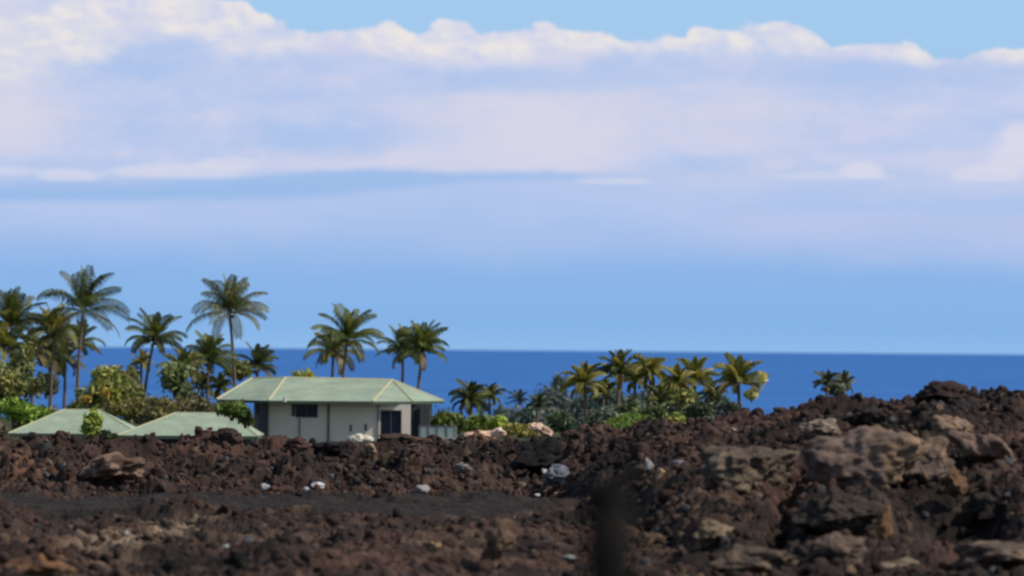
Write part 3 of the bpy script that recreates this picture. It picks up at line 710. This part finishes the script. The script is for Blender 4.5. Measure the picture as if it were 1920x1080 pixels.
palm('tall slender palm with a curved trunk left of the house', 431, 587, 428, 84, -1.0, 444, 10, 24, (.05, .075, .03), LY, .3, .95, .95, .03)
palm('medium green palm below the slender curved one', 392, 676, 420, 58, -1.2, 392, 11, 26, MG, YG, .3, 1.1, 1.0)
palm('dark leafy palm with pale patches beside the low hedge', 344, 700, 412, 52, -1.2, 346, 12, 24, (.03, .055, .03), LY, .2, 1.0, 1.05)
palm('dark low palm between the medium palm and the hedge', 380, 725, 425, 40, -1.2, 384, 13, 18, (.02, .035, .035), YG, .08, 1.3, .9)
palm('short palm just above the left end of the house roof', 484, 690, 432, 48, -1.0, 484, 14, 22, (.035, .06, .035), YG, .25, 1.15, 1.1)
palm('front palm of the pair above the house ridge', 652, 640, 424, 76, -1.0, 647, 15, 30, (.06, .09, .03), YG, .3, 1.0, 1.0, .1)
palm('lower rear palm of the pair above the house ridge', 626, 662, 434, 56, -1.0, 631, 16, 22, (.07, .09, .035), LY, .35, 1.2, .95, -.05)
palm('left palm of the pair over the right end of the roof', 757, 660, 436, 56, -1.0, 756, 17, 24, (.06, .085, .035), YG, .3, 1.0, 1.05, .0)
palm('right palm of the pair over the right end of the roof', 793, 660, 424, 62, -1.0, 788, 18, 28, (.05, .08, .03), YG, .25, 1.05, 1.08, .05)
palm('dark drooping palm right of the house', 884, 752, 405, 46, -1.3, 884, 19, 24, (.03, .045, .02), YG, .15, 1.5, .95, 0)
palm('slimmer palm leaning over the dark drooping one', 920, 745, 410, 36, -1.3, 912, 20, 16, (.05, .07, .025), YG, .3, 1.5, 1.05, .1)
palm('small far bluish palm in front of the sea', 974, 752, 560, 24, -3.0, 974, 21, 16, (.05, .075, .07), (.09, .11, .09), .2, 1.1, 1.1, 0)  # distance haze is mixed into the bluish leaf colour
palm('yellowish palm at the left end of the row on the right', 1098, 722, 372, 50, -1.0, 1100, 22, 24, (.06, .085, .025), LY, .6, 1.05, 1.0, 0)
palm('tallest darker palm in the row on the right', 1164, 702, 378, 52, -1.0, 1166, 23, 28, (.04, .065, .03), LY, .3, 1.05, 1.1, 0)
palm('arching yellow palm beside the tallest one in the row', 1222, 702, 374, 46, -1.0, 1218, 24, 24, (.09, .10, .025), LY, .65, 1.6, 1.0, 0)
palm('dense yellow green palm in the middle of the right row', 1272, 718, 370, 40, -1.0, 1275, 25, 22, (.08, .10, .025), LY, .65, 1.2, 1.0, 0)
palm('broad yellow green palm right of the dense one', 1305, 714, 376, 50, -1.0, 1303, 26, 26, (.06, .09, .025), LY, .5, 1.15, 1.05, 0)
palm('last palm of the right row with a pale dead frond', 1386, 718, 370, 56, -1.0, 1387, 27, 26, (.06, .095, .025), LY, .4, 1.1, 1.1, .1)
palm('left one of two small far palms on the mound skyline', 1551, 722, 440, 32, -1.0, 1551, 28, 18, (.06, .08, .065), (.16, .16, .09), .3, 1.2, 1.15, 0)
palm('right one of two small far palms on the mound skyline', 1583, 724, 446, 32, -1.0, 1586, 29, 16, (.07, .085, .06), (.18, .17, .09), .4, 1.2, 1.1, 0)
palm('low palm hidden among the right row trunks', 1238, 752, 366, 34, -.6, 1238, 30, 18, (.04, .06, .03), YG, .3, 1.3, 1, 0)
palm('dark small palm behind the gap in the right row', 1335, 742, 392, 36, -1, 1335, 31, 18, (.035, .055, .04), YG, .2, 1.3, 1, 0)

palm('middle palm in the tangle between the left edge and the arched palm', 60, 662, 438, 50, -1.2, 60, 32, 22, DG, LY, .3, 1.15, 1)
palm('short yellow green palm rising from the bushes right of the tallest trunk', 207, 716, 412, 36, -1.0, 208, 33, 20, (.07, .09, .03), LY, .5, 1.2, 1.05)
palm('short dark palm between the curved trunk and the roof corner', 414, 728, 415, 32, -1.0, 415, 34, 18, (.03, .05, .035), YG, .15, 1.2, 1)
palm('small palm squeezed between the tallest row palm and the arching one', 1193, 716, 384, 36, -1.0, 1193, 35, 18, (.05, .075, .03), LY, .4, 1.2, 1.05, 0)
palm('low shaded palm between the two leftmost row palms', 1134, 738, 392, 34, -1.0, 1134, 36, 18, (.035, .055, .04), YG, .2, 1.2, 1, 0)
palm('low grey green palm in front of the tallest hazy tree', 1012, 762, 430, 28, -1.5, 1012, 37, 16, (.04, .06, .045), (.12, .15, .08), .3, 1.2, 1, 0)
# ------------------------------------------------------------------ shrubs, hedges and far trees: clouds of leaves round a few stems
def bush(label, px, ptop, pbot, d, wpx, seed, col, col2, n=2600, leaf=.16, dep=.8, cat='shrub', name='shrub', clump=7, gz=None, stem=.05, group=None, trunk_h=0.0, kind_parts=('foliage', 'stem')):
    r = np.random.RandomState(seed); c0 = P(px, (ptop + pbot) / 2, d); W = wpx / 2 / F * d; Hh = (pbot - ptop) / 2 / F * d
    g0 = gz if gz is not None else c0.z - Hh
    root = tag(empty(name, (c0.x, d, g0)), label, cat, group); cz = c0.z - g0
    cl = r.normal(size=(clump, 3)); cl /= np.linalg.norm(cl, axis=1)[:, None]; cl = cl * r.uniform(.25, .78, (clump, 1)); cl[:, 2] = np.abs(cl[:, 2]) * 1.3 - .45
    cr_ = r.uniform(.38, .62, clump); tone = r.uniform(.6, 1.35, clump)
    k = r.randint(0, clump, n); dv = r.normal(size=(n, 3)); dv /= np.linalg.norm(dv, axis=1)[:, None]
    p_ = cl[k] + dv * (cr_[k] * np.abs(r.normal(.62, .34, n)))[:, None]
    p_ = p_ * np.array([W, W * dep, Hh]) + np.array([0, 0, cz]); p_[:, 2] = np.maximum(p_[:, 2], .05)
    nn_ = r.normal(size=(n, 3)) + dv; nn_ /= np.linalg.norm(nn_, axis=1)[:, None]
    a = np.cross(nn_, r.normal(size=(n, 3))); a /= np.linalg.norm(a, axis=1)[:, None]; b = np.cross(nn_, a)
    s = leaf * r.uniform(.5, 2.0, n)[:, None]
    q0 = p_ - a * s; q1 = p_ + b * s * .42; q2 = p_ + a * s - nn_ * s * .2; q3 = p_ - b * s * .42
    V_ = np.stack([q0, q1, q2, q3], 1).reshape(-1, 3); Q = np.arange(4 * n).reshape(n, 4)
    mixf = np.clip(r.normal(.35, .3, n) + (tone[k] - 1) * .6, 0, 1)[:, None]
    cc = 2.1 * (np.array(col) + (np.array(col2) - np.array(col)) * mixf) * (.7 + .5 * r.uniform(size=(n, 1)))
    mesh_np(kind_parts[0], V_, Q, M['bush'], root, tint=np.repeat(cc, 4, 0))
    kb = MB()
    for j in range(min(5, clump)):
        e_ = cl[j] * np.array([W, W * dep, Hh]) + np.array([0, 0, cz]); sx = e_ * .12
        kb.tube([(sx[0], sx[1], -.1), (e_[0] * .4, e_[1] * .4, e_[2] * .5), tuple(e_)], [stem * 1.3, stem, stem * .35], 6)
    kb.build(kind_parts[1], M['wood'], root, True)
    return root
OL = (.07, .075, .025); BG = (.20, .27, .04)
bush('bright lime green shrub at the left edge above the first roof', 30, 738, 806, 378, 110, 101, (.06, .09, .02), (.24, .34, .05), 3000)
bush('dark green bush low behind the left end of the first roof', 66, 765, 822, 382, 70, 102, (.03, .045, .02), (.12, .13, .03), 1500)
bush('pale yellow green tall shrub under the left edge palms', 14, 672, 770, 412, 100, 103, (.05, .06, .025), (.27, .25, .08), 2200, clump=9)
bush('shady tall shrub between the left edge palms and their neighbour', 52, 690, 750, 422, 70, 104, (.03, .045, .025), (.14, .14, .05), 1300)
bush('small olive bush beside the slim palm trunks', 92, 762, 800, 395, 50, 105, (.06, .06, .02), (.22, .18, .05), 900)
bush('big yellow green bush with ochre blooms right of the tallest trunk', 208, 698, 780, 398, 110, 106, (.05, .065, .02), (.26, .26, .06), 3200, leaf=.2, clump=10)
for (a, b_, lb) in [(164, 747, 'left ochre leaf cluster beside the tallest palm trunk'), (199, 736, 'ochre leaf cluster on top of the yellow green bush'), (214, 762, 'lowest ochre leaf cluster just above the first roof')]:
    bush(lb, a, b_ - 13, b_ + 13, 394, 20, a, (.22, .15, .035), (.34, .25, .06), 260, leaf=.14, clump=4, cat='flowering plant', name='flowering_plant', gz=-1.0)
bush('olive hedge behind the gap between the two low roofs', 262, 735, 792, 392, 120, 107, (.05, .05, .02), (.17, .15, .045), 3000, leaf=.13, clump=14)
bush('brownish olive hedge above the second low roof', 318, 732, 790, 388, 110, 108, (.06, .055, .028), (.20, .17, .06), 3000, leaf=.13, clump=14)
bush('dark mottled hedge at the right end of the hedge line', 372, 745, 792, 386, 90, 109, (.03, .035, .02), (.20, .17, .08), 2200, leaf=.14, clump=12)
bush('low brown hedge in front of the left end of the house', 425, 752, 786, 404, 70, 117, (.07, .065, .03), (.16, .15, .06), 1500, leaf=.13, clump=10)
bush('feathery tree with thin branches behind the yellow green bush', 246, 672, 735, 425, 70, 110, (.06, .075, .03), (.27, .22, .08), 500, leaf=.17, clump=6, gz=-1.2)
bush('yellow green sprout standing in front of the first low roof', 180, 766, 828, 338, 42, 111, (.10, .13, .025), (.30, .33, .07), 900, leaf=.2, clump=5)
bush('dark shrub at the foot of the yellow green sprout', 200, 800, 832, 336, 46, 118, (.02, .028, .015), (.07, .08, .03), 500, leaf=.15, clump=5)
bush('leafy green shrub covering the right end of the second roof', 437, 744, 786, 362, 56, 112, (.05, .08, .02), (.17, .22, .05), 1100, leaf=.17, clump=6)
bush('dark trailing shrub against the left porch of the house', 462, 765, 800, 364, 40, 113, (.03, .045, .015), (.12, .13, .04), 700, leaf=.15, clump=5)
bush('rounded golden bush peeking over the house ridge', 567, 688, 740, 432, 46, 114, (.16, .17, .03), (.38, .36, .05), 1600, leaf=.15, clump=8, gz=-1)
bush('dry twiggy shrub at the left edge below the first roof', 6, 795, 845, 320, 26, 115, (.06, .05, .03), (.2, .17, .1), 400)
bush('green bush between the house corner and the drooping palm', 838, 762, 812, 402, 70, 116, (.06, .08, .02), (.18, .22, .05), 2200, clump=9)
bush('grass green bush under the slimmer palm', 900, 772, 815, 385, 60, 119, (.07, .10, .02), (.22, .26, .05), 1600, clump=8)
bush('bright green shrub at the base of the slimmer palm', 935, 775, 812, 372, 44, 120, (.09, .12, .02), (.28, .33, .06), 1300, clump=6)
bush('low yellowish hedge above the peach boulder', 975, 792, 818, 350, 80, 121, (.12, .12, .03), (.33, .28, .10), 1600, leaf=.12, clump=10)
bush('dark green bush left of the grassy rise', 1060, 760, 815, 352, 70, 122, (.03, .05, .03), (.08, .10, .05), 1700, leaf=.13, clump=8)
bush('dark bush at the foot of the right palm row', 1230, 745, 800, 352, 60, 123, (.03, .045, .03), (.12, .14, .04), 1300, leaf=.14, clump=8)
bush('yellow tufted bush under the middle of the palm row', 1268, 772, 795, 350, 44, 124, (.10, .12, .03), (.28, .27, .06), 800, leaf=.13, clump=6)
bush('dim bush behind the trunks of the broad palm', 1312, 748, 790, 362, 70, 125, (.035, .05, .035), (.09, .11, .06), 1400, leaf=.14, clump=8)
bush('bluish bush at the foot of the last row palm', 1372, 745, 778, 368, 50, 126, (.05, .065, .05), (.12, .14, .08), 900, leaf=.13, clump=7)
HAZE_TONE = (.055, .072, .068); HAZE_TONE2 = (.105, .13, .12)  # leaf colours greyed and blued to carry the distance haze
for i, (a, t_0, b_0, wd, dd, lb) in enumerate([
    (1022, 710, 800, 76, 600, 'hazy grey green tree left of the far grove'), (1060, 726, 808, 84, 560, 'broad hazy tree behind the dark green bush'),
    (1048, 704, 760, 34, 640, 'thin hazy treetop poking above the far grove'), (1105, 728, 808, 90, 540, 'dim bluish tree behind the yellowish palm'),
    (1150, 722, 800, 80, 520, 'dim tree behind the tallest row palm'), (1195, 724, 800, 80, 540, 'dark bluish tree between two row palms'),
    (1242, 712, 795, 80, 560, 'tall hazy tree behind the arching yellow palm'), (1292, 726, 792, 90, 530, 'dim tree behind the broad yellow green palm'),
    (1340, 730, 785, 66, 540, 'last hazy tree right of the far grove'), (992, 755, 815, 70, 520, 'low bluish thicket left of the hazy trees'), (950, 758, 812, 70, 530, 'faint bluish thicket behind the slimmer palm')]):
    bush(lb, a, t_0, b_0, dd, wd, 200 + i, HAZE_TONE, HAZE_TONE2, 2400, leaf=.24, clump=11, cat='tree', name='tree', gz=-3.0, stem=.13, kind_parts=('crown', 'trunk'))
MIX = (.05, .065, .028)
for i, (a, t_0, b_0, wd, dd, cA, cB, lb) in enumerate([
    (36, 640, 745, 80, 416, (.05, .07, .03), (.26, .25, .09), 'tall mottled bush among the leftmost palm trunks'),
    (88, 690, 745, 60, 434, (.03, .045, .03), (.10, .13, .06), 'dark green thicket below the arched palm'),
    (150, 745, 785, 60, 402, (.07, .09, .03), (.24, .24, .07), 'small yellowish bush at the foot of the tallest trunk'),
    (196, 682, 730, 60, 408, (.10, .12, .03), (.34, .33, .09), 'light green leafy top rising from the yellow green bush'),
    (238, 700, 765, 70, 404, (.07, .08, .03), (.27, .24, .07), 'yellow olive bush right of the ochre clusters'),
    (330, 655, 745, 66, 408, (.05, .075, .03), (.22, .24, .10), 'broad leafed green bush mixed with the pale patched palm'),
    (352, 722, 775, 70, 400, (.045, .055, .03), (.17, .17, .08), 'mottled bush under the pale patched palm'),
    (452, 672, 712, 46, 430, (.06, .085, .03), (.24, .24, .09), 'green bush between the curved trunk and the house roof'),
    (290, 760, 796, 80, 384, (.06, .06, .03), (.18, .16, .06), 'low olive shrub in the valley between the two low roofs'),
    (862, 775, 812, 60, 396, (.05, .07, .025), (.17, .19, .05), 'low green bush beside the terrace railing'),
    (1130, 765, 800, 80, 360, (.045, .06, .045), (.10, .13, .08), 'dull green bush on the rise left of the tallest row palm'),
    (1185, 748, 795, 60, 362, (.04, .055, .035), (.13, .15, .06), 'shadowy bush between two row palm trunks'),
    (1290, 722, 775, 56, 366, (.06, .075, .03), (.24, .22, .06), 'yellow leafed bush hanging under the broad row palm'),
    (1250, 705, 760, 50, 372, (.06, .075, .03), (.24, .22, .06), 'tangled yellowish bush below the arching palm')]):
    bush(lb, a, t_0, b_0, dd, wd, 400 + i, cA, cB, 1500, leaf=.17, clump=8)
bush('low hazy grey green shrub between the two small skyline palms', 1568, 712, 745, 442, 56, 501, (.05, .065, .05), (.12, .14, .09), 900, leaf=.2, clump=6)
# pale dead fronds hanging at the last palm of the row
for (a, b_, lb, s_) in [(1428, 706, 'upper pale yellow dead frond hanging at the last row palm', 1), (1411, 738, 'lower pale yellow dead frond hanging at the last row palm', 2)]:
    bush(lb, a, b_ - 14, b_ + 14, 369, 24, 300 + s_, (.36, .33, .15), (.44, .41, .20), 700, leaf=.16, clump=3, cat='dry frond', name='dry_frond', gz=P(a, b_ + 14, 369).z, stem=.02)
# grass on the rise
r = np.random.RandomState(5); n = 9000
pxs = r.uniform(1040, 1330, n); yy = r.uniform(318, 352, n); xx = (pxs - PX0) / F * yy; zz = terrain(xx, yy)[0]
a = r.uniform(0, 6.28, n); hgt = r.uniform(.15, .38, n); wdt = .10
p0 = np.stack([xx, yy, zz - .05], -1); sd = np.stack([np.cos(a), np.sin(a), a * 0], -1) * wdt; up_ = np.stack([r.normal(0, .12, n), r.normal(0, .12, n), hgt], -1)
V_ = np.stack([p0 - sd, p0 + sd, p0 + up_ + sd * .2, p0 + up_ - sd * .2], 1).reshape(-1, 3)
cc = np.array([.13, .20, .035]) * r.uniform(.7, 1.3, (n, 1))
tag(mesh_np('grass', V_, np.arange(4 * n).reshape(n, 4), M['bush'], tint=np.repeat(cc, 4, 0)), 'bright green grass on the rise behind the lava ridge', 'grass', kind='stuff')

for o in sc.objects:
    if o.parent is None and 'category' in o.keys() and 'group' not in o.keys():
        k = o.name.split('.')[0]
        gname = {'palm_tree': 'coconut palms on the shore', 'boulder': 'boulders and stones on the lava field', 'shrub': 'shrubs around the houses and palms',
                 'tree': 'hazy trees behind the right palms', 'pavilion': 'low green roofed buildings', 'flowering_plant': 'ochre leaf clusters', 'dry_frond': 'dead fronds at the last palm'}.get(k)
        if gname: o['group'] = gname
